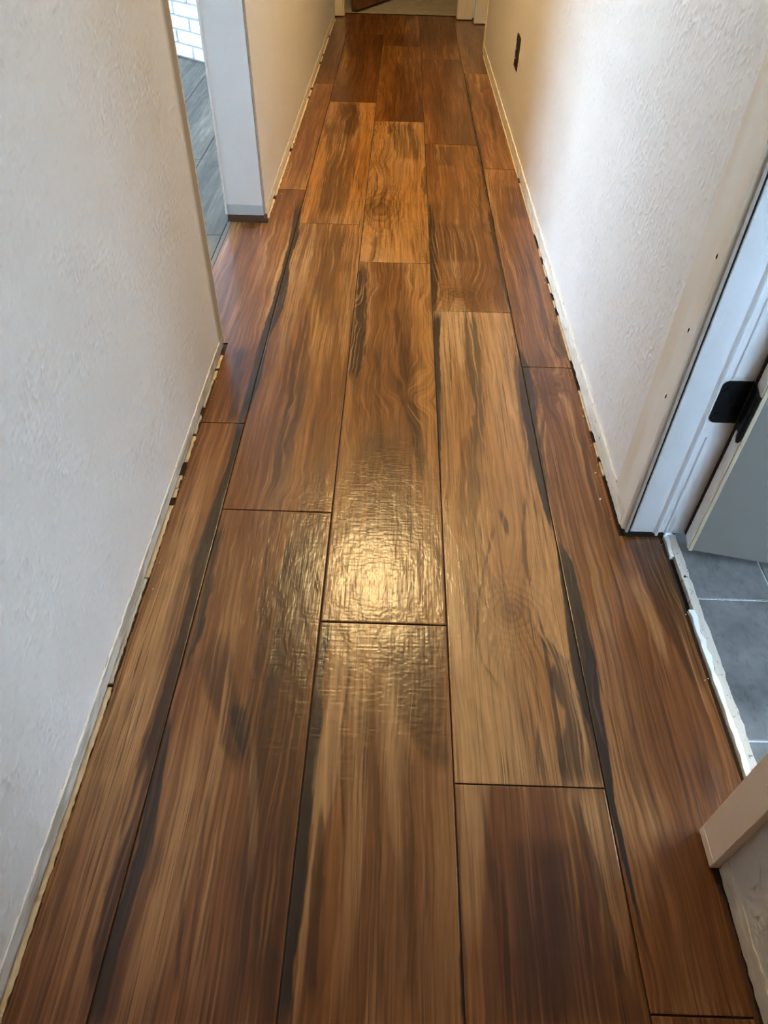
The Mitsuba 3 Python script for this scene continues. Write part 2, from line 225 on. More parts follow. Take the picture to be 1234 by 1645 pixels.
def strip_tone(p, n, uv):
    f = fbm(p.x * 30, p.y * 22, p.z * 60, 3)
    s = smoothstep(0.70, 0.80, fbm(p.x * 150, p.y * 60, p.z * 150, 2)) * smoothstep(0.5, 0.7, noise(p.x * 9, p.y * 9, p.z * 9))
    return mix(mix((0.60, 0.53, 0.42), (0.74, 0.69, 0.60), smoothstep(0.3, 0.7, f)), (0.10, 0.075, 0.05), 0.75 * s)
scene['bare_plaster'] = two(bump(princ(mikit.proc(strip_tone), 0.7, 0.2), lambda p, n, uv: 0.0012 * fbm(p.x * 120, p.y * 70, p.z * 120, 3), 6e-4))
def smooth_tone(p, n, uv):
    f = fbm(p.x * 20, p.y * 20, p.z * 4, 3)
    return mix((0.66, 0.575, 0.45), (0.73, 0.68, 0.60), smoothstep(0.35, 0.65, f))
scene['glue_strip'] = two(princ(mikit.proc(lambda p, n, uv: mix((0.36, 0.31, 0.23), (0.56, 0.51, 0.43), smoothstep(0.35, 0.65, fbm(p.y * 16, p.z * 60, 3, 3)))), 0.6, 0.3))
scene['smooth_plaster'] = two(princ(mikit.proc(smooth_tone), 0.6, 0.3))
def corner_tone(p, n, uv):
    f = fbm(p.x * 40, p.y * 40, p.z * 6, 3)
    return mix((0.70, 0.66, 0.60), (0.30, 0.245, 0.17), smoothstep(1.385, 1.412, p.y + 0.008 * (f - 0.5))) * (0.9 + 0.2 * f)
scene['worn_corner'] = two(princ(mikit.proc(corner_tone), 0.6, 0.3))
scene['ridge_paint'] = two(princ((0.80, 0.77, 0.70), 0.5, 0.3))
scene['white_enamel'] = two(princ((0.89, 0.88, 0.86), 0.32, 0.5))
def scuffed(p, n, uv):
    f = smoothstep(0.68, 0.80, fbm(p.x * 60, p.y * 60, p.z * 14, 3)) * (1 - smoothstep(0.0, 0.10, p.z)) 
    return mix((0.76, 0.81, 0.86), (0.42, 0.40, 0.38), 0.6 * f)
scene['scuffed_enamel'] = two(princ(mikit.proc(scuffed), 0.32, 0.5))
scene['primer'] = two(princ((0.52, 0.54, 0.55), 0.6, 0.3))
scene['cream_trim'] = two(princ((0.74, 0.64, 0.47), 0.45, 0.4))
scene['raw_edge'] = two(princ((0.36, 0.32, 0.28), 0.8, 0.2))
scene['metal_strip'] = two(princ((0.13, 0.118, 0.095), 0.5, 0.3))
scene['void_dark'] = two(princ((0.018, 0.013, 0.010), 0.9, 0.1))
scene['dark_subfloor'] = two(princ((0.085, 0.042, 0.022), 0.85, 0.2))
scene['pale_edge'] = two(bump(princ(mikit.proc(lambda p, n, uv: mix((0.62, 0.44, 0.26), (0.84, 0.74, 0.56), fbm(p.x * 300, p.y * 60, p.z * 100, 3))), 0.7, 0.2), lambda p, n, uv: 0.001 * fbm(p.x * 300, p.y * 120, 0, 2), 6e-4))
scene['pale_board'] = two(princ(mikit.proc(lambda p, n, uv: mix((0.50, 0.46, 0.40), (0.68, 0.62, 0.53), fbm(p.x * 200, p.y * 18, p.z * 50, 3)) * (1 - 0.6 * smoothstep(0.86, 0.91, noise(p.x * 330, p.y * 260, 3)))), 0.65, 0.2))
scene['paint_bead'] = two(princ((0.86, 0.90, 0.90), 0.45, 0.4))
scene['pink_board'] = two(princ((0.90, 0.79, 0.68), 0.5, 0.3))
scene['door_paint'] = two(princ((0.17, 0.165, 0.145), 0.42, 0.4))
scene['tan_edge'] = two(princ((0.50, 0.43, 0.31), 0.55, 0.3))
scene['black_metal'] = two(princ((0.003, 0.003, 0.003), 0.5, 0.15))
scene['black_plastic'] = two(princ((0.010, 0.008, 0.008), 0.35, 0.5))
scene['steel'] = two({'type': 'roughconductor', 'material': 'Cr', 'alpha': 0.3})
scene['brown_door'] = two(princ(mikit.proc(lambda p, n, uv: mix((0.10, 0.035, 0.012), (0.20, 0.075, 0.028), fbm(p.x * 30, p.y * 30, p.z * 2, 3))), 0.4, 0.4))
scene['grout_dark'] = two(princ((0.045, 0.026, 0.016), 0.85, 0.2))
scene['grout_grey'] = two(princ((0.62, 0.64, 0.65), 0.8, 0.2))
scene['grout_brown'] = two(princ((0.10, 0.085, 0.07), 0.85, 0.2))
scene['white_brick'] = two(bump(princ((0.80, 0.82, 0.83), 0.6, 0.3), lambda p, n, uv: 0.003 * fbm(p.x * 40, p.y * 40, p.z * 40, 3), 1e-3))
scene['brick_joint'] = two(princ((0.34, 0.36, 0.37), 0.9, 0.1))
def concrete(p, n, uv):
    f = fbm(p.x * 9, p.y * 9, 1, 4)
    g = fbm(p.x * 70, p.y * 70, 2, 3)
    c = mix((0.085, 0.086, 0.086), (0.165, 0.166, 0.166), smoothstep(0.25, 0.72, f))
    return c * (0.80 + 0.4 * g) * (1 - 0.16 * smoothstep(0.60, 0.80, fbm(p.x * 190, p.y * 90, 5, 3)))
scene['grey_tile'] = two(princ(mikit.proc(concrete), 0.35, 0.5))
scene['far_carpet'] = two(princ(mikit.proc(lambda p, n, uv: mix((0.30, 0.26, 0.21), (0.40, 0.35, 0.29), fbm(p.x * 25, p.y * 25, 0, 3))), 0.9, 0.1))
scene['ceiling_white'] = two(princ((0.74, 0.73, 0.70), 0.8, 0.2))
scene['lamp_ring'] = two(princ((0.55, 0.52, 0.46), 0.4, 0.5))

# planks: the printed wood is in the vertex colours; the finest grain lines are blended in procedurally
def plank_relief(p, n, uv):
    x, y = p.x, p.y
    a = fbm(x * 55 + 7, y * 26, 0, 2)
    sc = noise(x * 260, y * 70 + 5 * a, 3)
    cr = noise(x * 90 + 4 * a, y * 300, 9)
    fine = noise(x * 900, y * 45, 1)
    return 0.00062 * a + 0.00016 * sc + 0.00015 * cr + 0.00007 * fine
def grain_weight(p, n, uv):
    x, y = p.x, p.y
    w = 0.004 * fbm(x * 14, y * 5, 4, 2)
    f = noise((x + w) * 720, y * 14, 2)
    g = noise((x + w) * 480, y * 7, 7)
    z = fbm(x * 22, y * 3.5, 1, 2)
    return 0.55 * smoothstep(0.52, 0.92, f) * smoothstep(0.28, 0.66, z) + 0.36 * smoothstep(0.60, 0.92, g)
VC = {'type': 'mesh_attribute', 'name': 'vertex_color'}
scene['plank_wood'] = two(bump({'type': 'blendbsdf', 'weight': mikit.proc(grain_weight),
    'a': princ(VC, 0.24, 0.42), 'b': princ((0.040, 0.015, 0.006), 0.34, 0.4)}, plank_relief, 8e-4))
scene['grey_plank_wood'] = two(bump({'type': 'blendbsdf', 'weight': mikit.proc(grain_weight),
    'a': princ(VC, 0.5, 0.3), 'b': princ((0.05, 0.045, 0.036), 0.5, 0.2)}, plank_relief, 8e-4))

# ---------------------------------------------------------------- setting: shell of the house
H = 2.40
XL, XLB = -0.297, -0.412            # faces of the left wall
XR, XRB = 0.521, 0.630              # faces of the right wall
Z0 = 0.010                          # the plaster stops short of the floor
def structure(key, mesh, m, label, parent=None, **kw):
    k = put(key, mesh, m, parent, **kw)
    return say(k, label, None, 'structure')

left_near = prism([(XL, -2.3), (XL, 1.436)] + arc(XL - 0.014, 1.436, 0.014, 0, 90, 8) + arc(XLB + 0.014, 1.436, 0.014, 90, 180, 8) + [(XLB, -2.3)], Z0, H)
structure('wall_left', left_near, 'paint', 'plastered wall on the left with rough orange-peel paint and a rounded corner', smooth=35)
structure('wall_left_far', prism([(-0.297, 2.140), (-0.297, 5.0), (XLB, 5.0), (XLB, 2.140)], Z0, H), 'paint', 'tan-lit painted wall beyond the white jamb on the left of the hallway')
structure('wall_left_header', box(XLB, XL, 1.45, 2.14, 2.06, H), 'paint', 'wall above the opening on the left, out of view')
structure('wall_right', prism([(XR, 0.900)] + [(XR, 4.225), (XRB, 4.225), (XRB, 0.868), (XR + 0.004, 0.868), (XR, 0.874)], Z0, H), 'paint', 'plastered wall on the right between the door frame and the end of the hallway')
structure('wall_right_near', box(0.520, XRB, -2.3, 0.318, Z0, H), 'paint', 'shaded plaster wall at the bottom right beside the pale board')
structure('wall_right_header', box(XR, XRB, 0.318, 0.868, 2.06, H), 'paint', 'wall above the doorway on the right, out of view')
structure('wall_recess', [box(0.645, 0.74, 4.225, 5.0, Z0, H), box(0.60, 0.74, 4.13, 4.225, Z0, H)], 'paint', 'wall of the recess at the far right')
structure('wall_far', [box(-0.412, -0.262, 5.03, 5.14, Z0, H), box(0.44, 0.74, 5.03, 5.14, Z0, H), box(-0.262, 0.44, 5.03, 5.14, 2.06, H)], 'paint', 'end wall around the doorway at the far end of the hallway')
structure('wall_back', box(-0.412, 0.63, -2.42, -2.30, 0, H), 'paint', 'wall closing the hallway behind the camera')
structure('ceiling', box(-3.6, 2.7, -2.5, 6.9, H, H + 0.08), 'ceiling_white', 'plain white ceiling, out of view')

# far room
structure('wall_far_room', [box(-1.3, 1.5, 6.7, 6.8, 0, H), box(-1.4, -1.3, 5.14, 6.8, 0, H), box(1.5, 1.6, 5.14, 6.8, 0, H), box(0.74, 1.6, 5.04, 5.14, 0, H), box(-1.4, -0.412, 5.04, 5.14, 0, H)], 'paint', 'walls of the dark room beyond the far doorway')
structure('floor_far', box(-1.3, 1.5, 5.105, 6.7, -0.03, -0.002), 'far_carpet', 'dull grey floor of the room beyond the far doorway')

# right room with its window
RX, RY0, RY1 = 1.75, -0.75, 1.75
SX0, SX1, SZ0, SZ1 = 0.70, 1.68, 0.45, 2.12  # opening of an added, unseen window that throws daylight on the right jamb
WY0, WY1, WZ0, WZ1 = 0.20, 1.20, 0.15, 2.10
structure('wall_right_room', [box(RX, RX + 0.1, RY0, WY0, 0, H), box(RX, RX + 0.1, WY1, RY1, 0, H), box(RX, RX + 0.1, WY0, WY1, 0, WZ0), box(RX, RX + 0.1, WY0, WY1, WZ1, H),
          box(XRB, SX0, RY0 - 0.1, RY0, 0, H), box(SX1, RX + 0.1, RY0 - 0.1, RY0, 0, H), box(SX0, SX1, RY0 - 0.1, RY0, 0, SZ0), box(SX0, SX1, RY0 - 0.1, RY0, SZ1, H), box(XRB, RX + 0.1, RY1, RY1 + 0.1, 0, H)], 'paint', 'walls of the side room on the right with a daylight window, out of view')
k = structure('window_1', [box(RX + 0.03, RX + 0.09, WY0, WY0 + 0.05, WZ0, WZ1), box(RX + 0.03, RX + 0.09, WY1 - 0.05, WY1, WZ0, WZ1), box(RX + 0.03, RX + 0.09, WY0 + 0.05, WY1 - 0.05, WZ0, WZ0 + 0.05), box(RX + 0.03, RX + 0.09, WY0 + 0.05, WY1 - 0.05, WZ1 - 0.05, WZ1)], 'white_enamel', 'white window frame of the side room, out of view')

structure('added_window_3', [box(SX0, SX0 + 0.04, RY0 - 0.08, RY0 - 0.03, SZ0, SZ1), box(SX1 - 0.04, SX1, RY0 - 0.08, RY0 - 0.03, SZ0, SZ1), box(SX0 + 0.04, SX1 - 0.04, RY0 - 0.08, RY0 - 0.03, SZ0, SZ0 + 0.04), box(SX0 + 0.04, SX1 - 0.04, RY0 - 0.08, RY0 - 0.03, SZ1 - 0.04, SZ1)], 'white_enamel', 'frame of an unseen second window added to the side room to light the jamb')

# left room with its window and the angled white brick wall
LX, LY0, LY1 = -2.70, -0.6, 4.9
VY0, VY1, VZ0, VZ1 = 0.5, 4.75, 0.35, 2.10
structure('wall_left_room', [box(LX - 0.1, LX, LY0, VY0, 0, H), box(LX - 0.1, LX, VY1, LY1, 0, H), box(LX - 0.1, LX, VY0, VY1, 0, VZ0), box(LX - 0.1, LX, VY0, VY1, VZ1, H),
          box(LX - 0.1, XLB, LY0 - 0.1, LY0, 0, H), box(LX - 0.1, XLB, LY1, LY1 + 0.1, 0, H)], 'paint', 'walls of the bright room on the left with a large window, out of view')
structure('window_2', [box(LX - 0.08, LX - 0.02, VY0, VY0 + 0.05, VZ0, VZ1), box(LX - 0.08, LX - 0.02, VY1 - 0.05, VY1, VZ0, VZ1), box(LX - 0.08, LX - 0.02, VY0 + 0.05, VY1 - 0.05, VZ0, VZ0 + 0.05), box(LX - 0.08, LX - 0.02, VY0 + 0.05, VY1 - 0.05, VZ1 - 0.05, VZ1)], 'white_enamel', 'white window frame of the room on the left, out of view')

BA, BD = np.array([-0.88, 3.924]), np.array([0.79, -0.613]); BD = BD / np.linalg.norm(BD)      # a point on the foot of the brick wall, its direction
BN = np.array([-BD[1], BD[0]]) * -1                                                             # outward, towards the room
def on_brick(a0, a1, d0, d1, z0, z1, bev=0.0):
    m = box(a0, a1, d0, d1, z0, z1, bev)
    M = np.eye(4); M[:2, 0] = BD; M[:2, 1] = BN; M[:2, 3] = BA
    if np.linalg.det(M[:3, :3]) < 0: m.invert()
    return m.apply_transform(M)
wb = structure('wall_brick', on_brick(-1.5, 0.55, -0.12, -0.009, 0, H), 'brick_joint', 'white-painted brick wall seen in the gap on the left')
brng = np.random.default_rng(5)
course, blen = 0.0565, 0.205
for r in range(16):
    a = -0.44 - (0.105 if r % 2 else 0.0)
    while a < 0.5:
        e = min(a + blen, 0.54)
        if e - a > 0.03:
            j = brng.uniform(0, 0.004, 4)
            put('brick', on_brick(a + 0.003 + j[0], e - 0.003 - j[1], -0.02, -0.001 + j[2] * 0.8, r * course + 0.006, (r + 1) * course - 0.001 - j[3] * 0.5, 0.004), 'white_brick', wb)
        a += blen
structure('wall_brick_upper', on_brick(-1.5, 0.55, -0.05, -0.002, 16 * course + 0.004, H), 'white_brick', 'upper part of the white brick wall, out of view')

# ---------------------------------------------------------------- the wood floor
W = 0.2
JY = {0: [-0.084, 1.149, 2.388, 3.622, 4.855], 1: [-0.334, 0.899, 2.132, 3.359, 4.592], 2: [-0.576, 0.657, 1.888, 3.118, 4.351], 3: [-0.830, 0.403, 1.631, 2.865, 4.098], 4: [-1.077, 0.156, 1.389, 2.626, 3.859]}
fl = structure('floor', [box(-0.4, 0.592, -2.3, 5.105, -0.02, -0.0030)], 'grout_dark', 'hallway floor of dark-grouted wood-look planks')

PAL = dict(base=(0.245, 0.118, 0.048), light=(0.56, 0.40, 0.245), gold=(0.50, 0.275, 0.095), dark=(0.082, 0.034, 0.013), red=(0.150, 0.060, 0.026), char=(0.026, 0.021, 0.018), streak=(0.056, 0.025, 0.010))
PAL = {k: np.array(v) * (0.72, 0.55, 0.36) for k, v in PAL.items()}
# per plank (column, index): tone -1 dark .. 1 light, redness, ring strength, ring frequency, gold
KIND = {(0, 0): (0.15, 0.1, 0.25, 30, 0.0), (0, 1): (-0.1, 0.25, 0.4, 45, 0.1), (0, 2): (-0.1, 0.3, 0.3, 40, 0.1), (0, 3): (-0.85, 0.2, 0.2, 40, 0),
        (1, 0): (-0.25, 0.3, 0.3, 40, 0.0), (1, 1): (0.05, 0.25, 0.45, 40, 0.2), (1, 2): (0.30, 0.1, 0.35, 30, 0.55), (1, 3): (-0.75, 0.5, 0.3, 40, 0),
        (2, 0): (0.0, 0.2, 0.45, 70, 0.1), (2, 1): (0.05, 0.3, 0.6, 50, 0.25), (2, 2): (0.60, 0.0, 0.85, 60, 0.75), (2, 3): (-0.45, 0.3, 0.4, 40, 0.3),
        (3, 0): (-0.15, 0.35, 0.4, 50, 0.0), (3, 1): (0.70, 0.0, 0.4, 45, 0.45), (3, 2): (0.02, 0.35, 0.6, 45, 0.3), (3, 3): (-0.7, 0.45, 0.3, 40, 0.1),
        (4, 0): (-0.05, 0.4, 0.5, 60, 0.0), (4, 1): (-0.05, 0.45, 0.95, 85, 0.1), (4, 2): (0.05, 0.35, 0.7, 60, 0.2), (4, 3): (-0.15, 0.3, 0.6, 50, 0.1)}

CURL = {(1, 1): 0.9, (1, 2): 0.8, (2, 1): 1.0, (2, 2): 1.5, (3, 2): 0.7, (4, 1): 0.6, (4, 2): 0.7, (4, 3): 0.8, (0, 1): 0.6, (2, 3): 0.8, (1, 3): 0.7, (1, 0): 0.15, (2, 0): 0.15, (3, 0): 0.1, (0, 0): 0.1, (3, 1): 0.3}
def wood(X, Y, c, i, y0, grey=False):
    tone, red, ring, freq, gold = KIND.get((c, i), (-0.4, 0.3, 0.3, 40, 0.1))
    curl = CURL.get((c, i), 0.35)
    u, v, s = X - (c - 2) * W, Y - y0, 13 * c + 57 * i + 3
    knots = np.zeros_like(X); rings = np.zeros_like(X); warp = np.zeros_like(X)
    for kc, kx, ky, rx, ry, ka in KNOTS:
        if kc == c and not grey and y0 - 0.01 <= ky <= y0 + 1.25:
            dx, dy = (X - kx) / rx, (Y - ky) / ry
            d = np.sqrt(dx * dx + dy * dy) * (0.75 + 0.5 * fb(X * 24, Y * 14, s)) + 0.18 * (fb(X * 80, Y * 40, s + 1) - 0.5)
            f = d * 3.1 + 1.2 * fb(X * 20, Y * 9, s + 2); f = f - np.floor(f)
            rings += ka * np.exp(-(d / 1.45) ** 2) * np.clip(f ** 2.2 * 1.3 * (1 - sst(0.9, 1.0, f)) * (0.4 + 1.2 * fb(X * 30, Y * 20, s + 4)), 0, 1)
            knots += ka * np.exp(-(d / 0.50) ** 2) * (0.5 + fb(X * 110, Y * 70, s + 3))
            warp += np.sign(dx) * 0.030 * np.exp(-((np.abs(dx) - 0.3) / 1.6) ** 2) * np.exp(-(dy / 2.2) ** 2)
    u = u + warp
    # wandering of the grain: slow bends, and curls where the figure is wild
    wild = curl * sst(0.35, 0.65, fb(u * 6, v * 1.6, s + 20))
    sw = u + 0.034 * (fb(u * 7, v * 2.2, s + 2) - 0.5) + 0.045 * wild * (fb(u * 17, v * 8, s + 21) - 0.5) + 0.004 * (fb(u * 70, v * 22, s + 22, 2) - 0.5)
    vv = v + 0.10 * wild * (fb(u * 15, v * 7, s + 23) - 0.5)
    big = fb(sw * 12, vv * 1.7, s)                          # broad figure
    streak = fb(sw * 80, vv * 2.4, s + 3)                   # streaks about a centimetre wide
    fine = fb(sw * 260, vv * 5.0, s + 4, 2)
    hair = vn(sw * 430, vv * 8.0, s + 5)
    # growth rings: a sharp late edge, fading the other way, running into arches along the board
    ph = sw * freq * 0.55 + 5.5 * fb(sw * 6.0, vv * 1.25, s + 6, 2) + 0.35 * streak
    f = ph - np.floor(ph)
    rg = f ** 3 * (1 - sst(0.955, 1.0, f)) * sst(0.32, 0.62, fb(u * 12, v * 2.0, s + 8))
    ph2 = ph * 3.7; f2 = ph2 - np.floor(ph2)
    rg2 = f2 ** 2 * (1 - sst(0.9, 1.0, f2)) * sst(0.40, 0.70, fb(u * 14, v * 2.6, s + 9))
    t = 0.85 * tone + 1.9 * (big - 0.5) + 0.95 * (streak - 0.5) + 0.65 * (fine - 0.5) + 0.35 * (hair - 0.5)
    C = PAL['base'][None] + np.zeros(X.shape + (3,))
    def over(col, w):
        nonlocal C
        C = C * (1 - w[..., None]) + PAL[col] * w[..., None]
    over('red', np.clip(red * sst(0.35, 0.70, fb(sw * 9, vv * 1.7, s + 10)), 0, 1))
    over('light', np.clip(t, 0, 1) * 0.85)
    over('gold', np.clip(gold * sst(0.3, 0.7, fb(sw * 10, vv * 2.4, s + 11)), 0, 0.9))
    over('dark', np.clip(-t, 0, 1) * 0.80)
    over('dark', np.clip(0.95 * ring * rg + 0.5 * ring * rg2, 0, 0.85))
    rag = fb(u * 60, v * 16, s + 12) - 0.5
    rag2 = fb(u * 190, v * 50, s + 13, 2) - 0.5
    if not grey:
        for col, a, soft, rg_, only, rows in STROKES:
            if only is not None and only != c: continue
            ys = np.array([r[0] for r in rows])[::-1]
            if ys[-1] < y0 - 0.1 or ys[0] > y0 + 1.4: continue
            yw = Y + 0.02 * rag
            l, r = np.interp(yw, ys, np.array([q[1] for q in rows])[::-1]), np.interp(yw, ys, np.array([q[2] for q in rows])[::-1])
            mid, hw = (l + r) / 2, np.maximum((r - l) / 2, 1e-4)
            span = max(0.010, (0.08 if col in ('char', 'dark') else 0.2) * (ys[-1] - ys[0]))
            ends = sst(ys[0] - span, ys[0] + span, Y) * (1 - sst(ys[-1] - span, ys[-1] + span, Y))
            d = np.abs(X - mid) / hw + rg_ * (0.6 * rag * np.minimum(0.016 / hw, 2.2) + 0.45 * rag2 * np.minimum(0.012 / hw, 2.0))
            m = (1 - sst(1 - soft * 0.45, 1 + soft * 0.45, d)) * ends
            if col in ('char', 'dark'): keep = 1 - 0.75 * sst(0.52, 0.78, 0.55 * fine + 0.45 * hair) * (0.4 if a > 0.85 else 1.0)
            else: keep = 0.55 + 0.45 * sst(0.35, 0.6, 0.5 * fine + 0.5 * streak)
            over('streak' if col == 'dark' else col, np.clip((1.25 if col in ('char', 'dark') else 0.95) * a * m * keep, 0, 0.97))
        over('dark', np.clip(0.85 * rings, 0, 0.9)); over('dark', np.clip(0.62 * knots, 0, 0.9))
    else:
        L = C @ np.array([0.3, 0.5, 0.2])
        C = L[..., None] * np.array([2.6, 2.1, 1.45]) * 0.62 + 0.015
    e = 1 + 0.30 * (fine - 0.5) + 0.26 * (hair - 0.5) + 0.12 * rag2
    return np.clip(C * e[..., None], 0.004, 0.9)

def plank(parent, key, m, c, i, x0, x1, y0, y1, dx, dy, inside=None, grey=False, top=0.0, ybase=None):
    """One tile: a dense grid with pressed edges and a skirt below; inside(x, y) trims it to the outline cut around the walls."""
    g = 0.0011
    x0, x1, y0, y1 = x0 + g, x1 - g, y0 + g, y1 - g
    edge = np.array([0, 0.0004, 0.0008, 0.0013])
    def ticks(a, b, d): return np.concatenate([a + edge, np.linspace(a + 0.003, b - 0.003, max(2, int((b - a) / d))), (b - edge)[::-1]])
    xs, ys = ticks(x0, x1, dx), ticks(y0, y1, dy)
    X, Y = np.meshgrid(xs, ys, indexing='ij')
    def drop(d): return -0.0004 * (1 - np.clip(d / 0.0013, 0, 1))
    Z = top + np.minimum(drop(np.minimum(X - x0, x1 - X)), drop(np.minimum(Y - y0, y1 - Y)))
    V = np.stack([X, Y, Z], -1).reshape(-1, 3)
    C = wood(X, Y, c, i, y0 if ybase is None else ybase, grey).reshape(-1, 3)
    nx, ny = X.shape
    idx = np.arange(nx * ny).reshape(nx, ny)
    a, b, c_, d = idx[:-1, :-1].ravel(), idx[1:, :-1].ravel(), idx[1:, 1:].ravel(), idx[:-1, 1:].ravel()
    if inside is not None:
        cx, cy = V[[a, b, c_, d], 0].mean(0), V[[a, b, c_, d], 1].mean(0)
        k = inside(cx, cy); a, b, c_, d = a[k], b[k], c_[k], d[k]
    F = np.concatenate([np.stack([a, b, c_], 1), np.stack([a, c_, d], 1)])
    E = np.concatenate([F[:, [0, 1]], F[:, [1, 2]], F[:, [2, 0]]]).astype(np.int64)
    n = len(V)
    h = E[:, 0] * n + E[:, 1]
    open_ = E[~np.isin(h, E[:, 1] * n + E[:, 0])]
    ring = np.unique(open_)
    at = np.full(n, -1); at[ring] = np.arange(len(ring)) + n
    S = V[ring].copy()
    S2 = S.copy(); S2[:, 2] = top - 0.0095
    at2 = at + len(ring)
    p, q = open_[:, 0], open_[:, 1]
    F = np.concatenate([F, np.stack([at[q], at[p], at2[p]], 1), np.stack([at[q], at2[p], at2[q]], 1)])
    V = np.concatenate([V, S, S2]); col = np.concatenate([C, C[ring] * 0.5, C[ring] * 0.35])
    used = np.unique(F); re = np.full(len(V), -1); re[used] = np.arange(len(used))
    mesh = trimesh.Trimesh(V[used], re[F], process=False)
    return put(key, mesh, m, parent, smooth=True, color=col[used])

def outline(x, y):
    left = np.where((y > 1.452) & (y < 2.126), -0.399, np.where(y < 1.452, -0.289, -0.2895)) + 0.0006 * np.sin(y * 90)
    right = np.where((y > 0.354) & (y < 0.862), 0.5855, np.where(y <= 0.354, 0.5115, np.where(y > 4.228, 0.643, 0.5145)))
    return (x > left) & (x < right) & (y < 5.10) & (y > -2.28)
for c in range(5):
    x0, col = (c - 2) * W + 0.0, c
    # column c lies between the joints x = (c-1-1)*W .. ; column 0 is left of the joint at -0.2
    lo, hi = (c - 2) * W, (c - 1) * W
    if c == 4: hi = 0.645
    ends = JY[c] + [JY[c][-1] + 1.233]
    cells = [(i, ends[i], ends[i + 1]) for i in range(len(ends) - 1)]
    for i, y0, y1 in cells:
        if y0 > 5.09: continue
        base = y0
        y0, y1 = max(y0, -1.0), min(y1, 5.10)
        near = y0 < 0.9
        mid = y0 < 2.0
        dx, dy = (0.00118, 0.0036) if near else (0.0016, 0.0048) if mid else (0.0024, 0.007)
        plank(fl, 'plank', 'plank_wood', c, i, lo, hi, y0, y1, dx, dy, outline, ybase=base)
    if ends[0] > -1.0:
        plank(fl, 'plank', 'plank_wood', c, 9, lo, hi, -1.0, ends[0], 0.004, 0.012, outline, ybase=ends[0] - 1.233)

# rough plaster skins: orange peel as real relief on the parts of the walls that stand near the camera
def skin(parent, xf, sign, y0, y1, z0, z1, d, seed, amp=0.00082):
    ys, zs = np.linspace(y0, y1, int((y1 - y0) / d)), np.linspace(z0, z1, int((z1 - z0) / d))
    Y, Z = np.meshgrid(ys, zs, indexing='ij')
    wx = fb(Y * 40, Z * 40, seed, 2) - 0.5
    a = Y * 0.8 + Z * 0.6 + 0.012 * wx; b_ = -Y * 0.6 + Z * 0.8 + 0.012 * wx
    h = sst(0.42, 0.80, fb(a * 150, b_ * 250, seed + 1, 2)) * (0.35 + 1.1 * fb(Y * 14, Z * 14, seed + 2, 2)) + 0.5 * fb(Y * 38, Z * 38, seed + 3, 2)
    rim = np.minimum.reduce([Y - y0, y1 - Y, Z - z0 + 0.01, z1 - Z]) / 0.006
    h = h * np.clip(rim, 0, 1)
    P = np.stack([xf + sign * (0.0006 + amp * h), Y, Z], -1).reshape(-1, 3)
    n, m_ = Y.shape
    idx = np.arange(n * m_).reshape(n, m_)
    q = np.stack([idx[:-1, :-1], idx[1:, :-1], idx[1:, 1:], idx[:-1, 1:]], -1).reshape(-1, 4)
    if sign < 0: q = q[:, ::-1]
    F = np.concatenate([q[:, [0, 1, 2]], q[:, [0, 2, 3]]])
    return put('plaster', trimesh.Trimesh(P, F, process=False), 'paint_skin', parent, smooth=True)
skin('wall_left', XL, 1, 0.10, 1.396, 0.034, 0.80, 0.0019, 3)
skin('wall_right', XR, -1, 0.953, 2.40, 0.044, 0.76, 0.0022, 9)
skin('wall_right', XR, -1, 2.40, 4.20, 0.044, 0.50, 0.0042, 14, 0.0009)
put('corner_strip', box(XL - 0.002, XL + 0.0012, 1.392, 1.437, Z0, 2.05, 0.0003), 'worn_corner', 'wall_left')
put('corner_bead', box(XL - 0.012, XL + 0.0016, 1.4365, 1.4415, Z0 + 0.006, 2.05, 0.0006), 'cream_trim', 'wall_left')

# bare edges where the skirting was taken off
erng = np.random.default_rng(21)
def edge_runs(parent, key, m, runs, lo, hi, z0, z1, jit=0.0012, jz=0.001):
    for a, b in runs:
        put(key, wobbly('y', a, b, 0.006, lo, hi, z0, z1, erng, jit * 0.3, jit, jz), m, parent, smooth=30)
# left: the foot of the plaster, a ridge of paint, and pale broken board edge showing in the gap
put('bare_strip', wobbly('y', -0.6, 1.430, 0.01, XL - 0.004, XL + 0.0014, Z0 - 0.003, 0.033, erng, 0, 0.0004, 0.003), 'glue_strip', 'wall_left', smooth=30)
put('paint_ridge', wobbly('y', -0.6, 1.40, 0.012, XL - 0.002, XL + 0.0026, 0.032, 0.0345, erng, 0, 0.0006, 0.0010), 'ridge_paint', 'wall_left', smooth=30)
edge_runs('floor', 'board_edge', 'pale_edge', [(-0.5, 0.53), (0.735, 0.905), (0.925, 0.95), (0.975, 0.985), (1.025, 1.105), (1.30, 1.335), (1.345, 1.40)], XL - 0.003, -0.2908, -0.012, -0.0005)
edge_runs('floor', 'board_edge', 'bare_plaster', [(0.535, 0.73), (0.95, 0.975), (1.11, 1.17), (1.20, 1.295)], XL - 0.003, -0.2935, -0.012, 0.002)
edge_runs('floor', 'gap_shadow', 'void_dark', [(-0.6, 1.43), (2.15, 5.0)], -0.31, -0.2885, -0.02, -0.0075, 0, 0)
# left, beyond the white jamb
put('bare_strip', wobbly('y', 2.16, 4.98, 0.012, -0.301, -0.2952, Z0 - 0.002, 0.036, erng, 0, 0.0008, 0.005), 'bare_plaster', 'wall_left_far', smooth=30)
edge_runs('floor', 'board_edge', 'pale_edge', [(2.16, 2.30), (2.33, 2.74), (2.78, 3.40), (3.43, 3.52), (3.56, 3.95), (4.0, 4.10), (4.15, 4.5), (4.55, 4.95)], -0.299, -0.2912, -0.012, 0.001, 0.0022, 0.002)
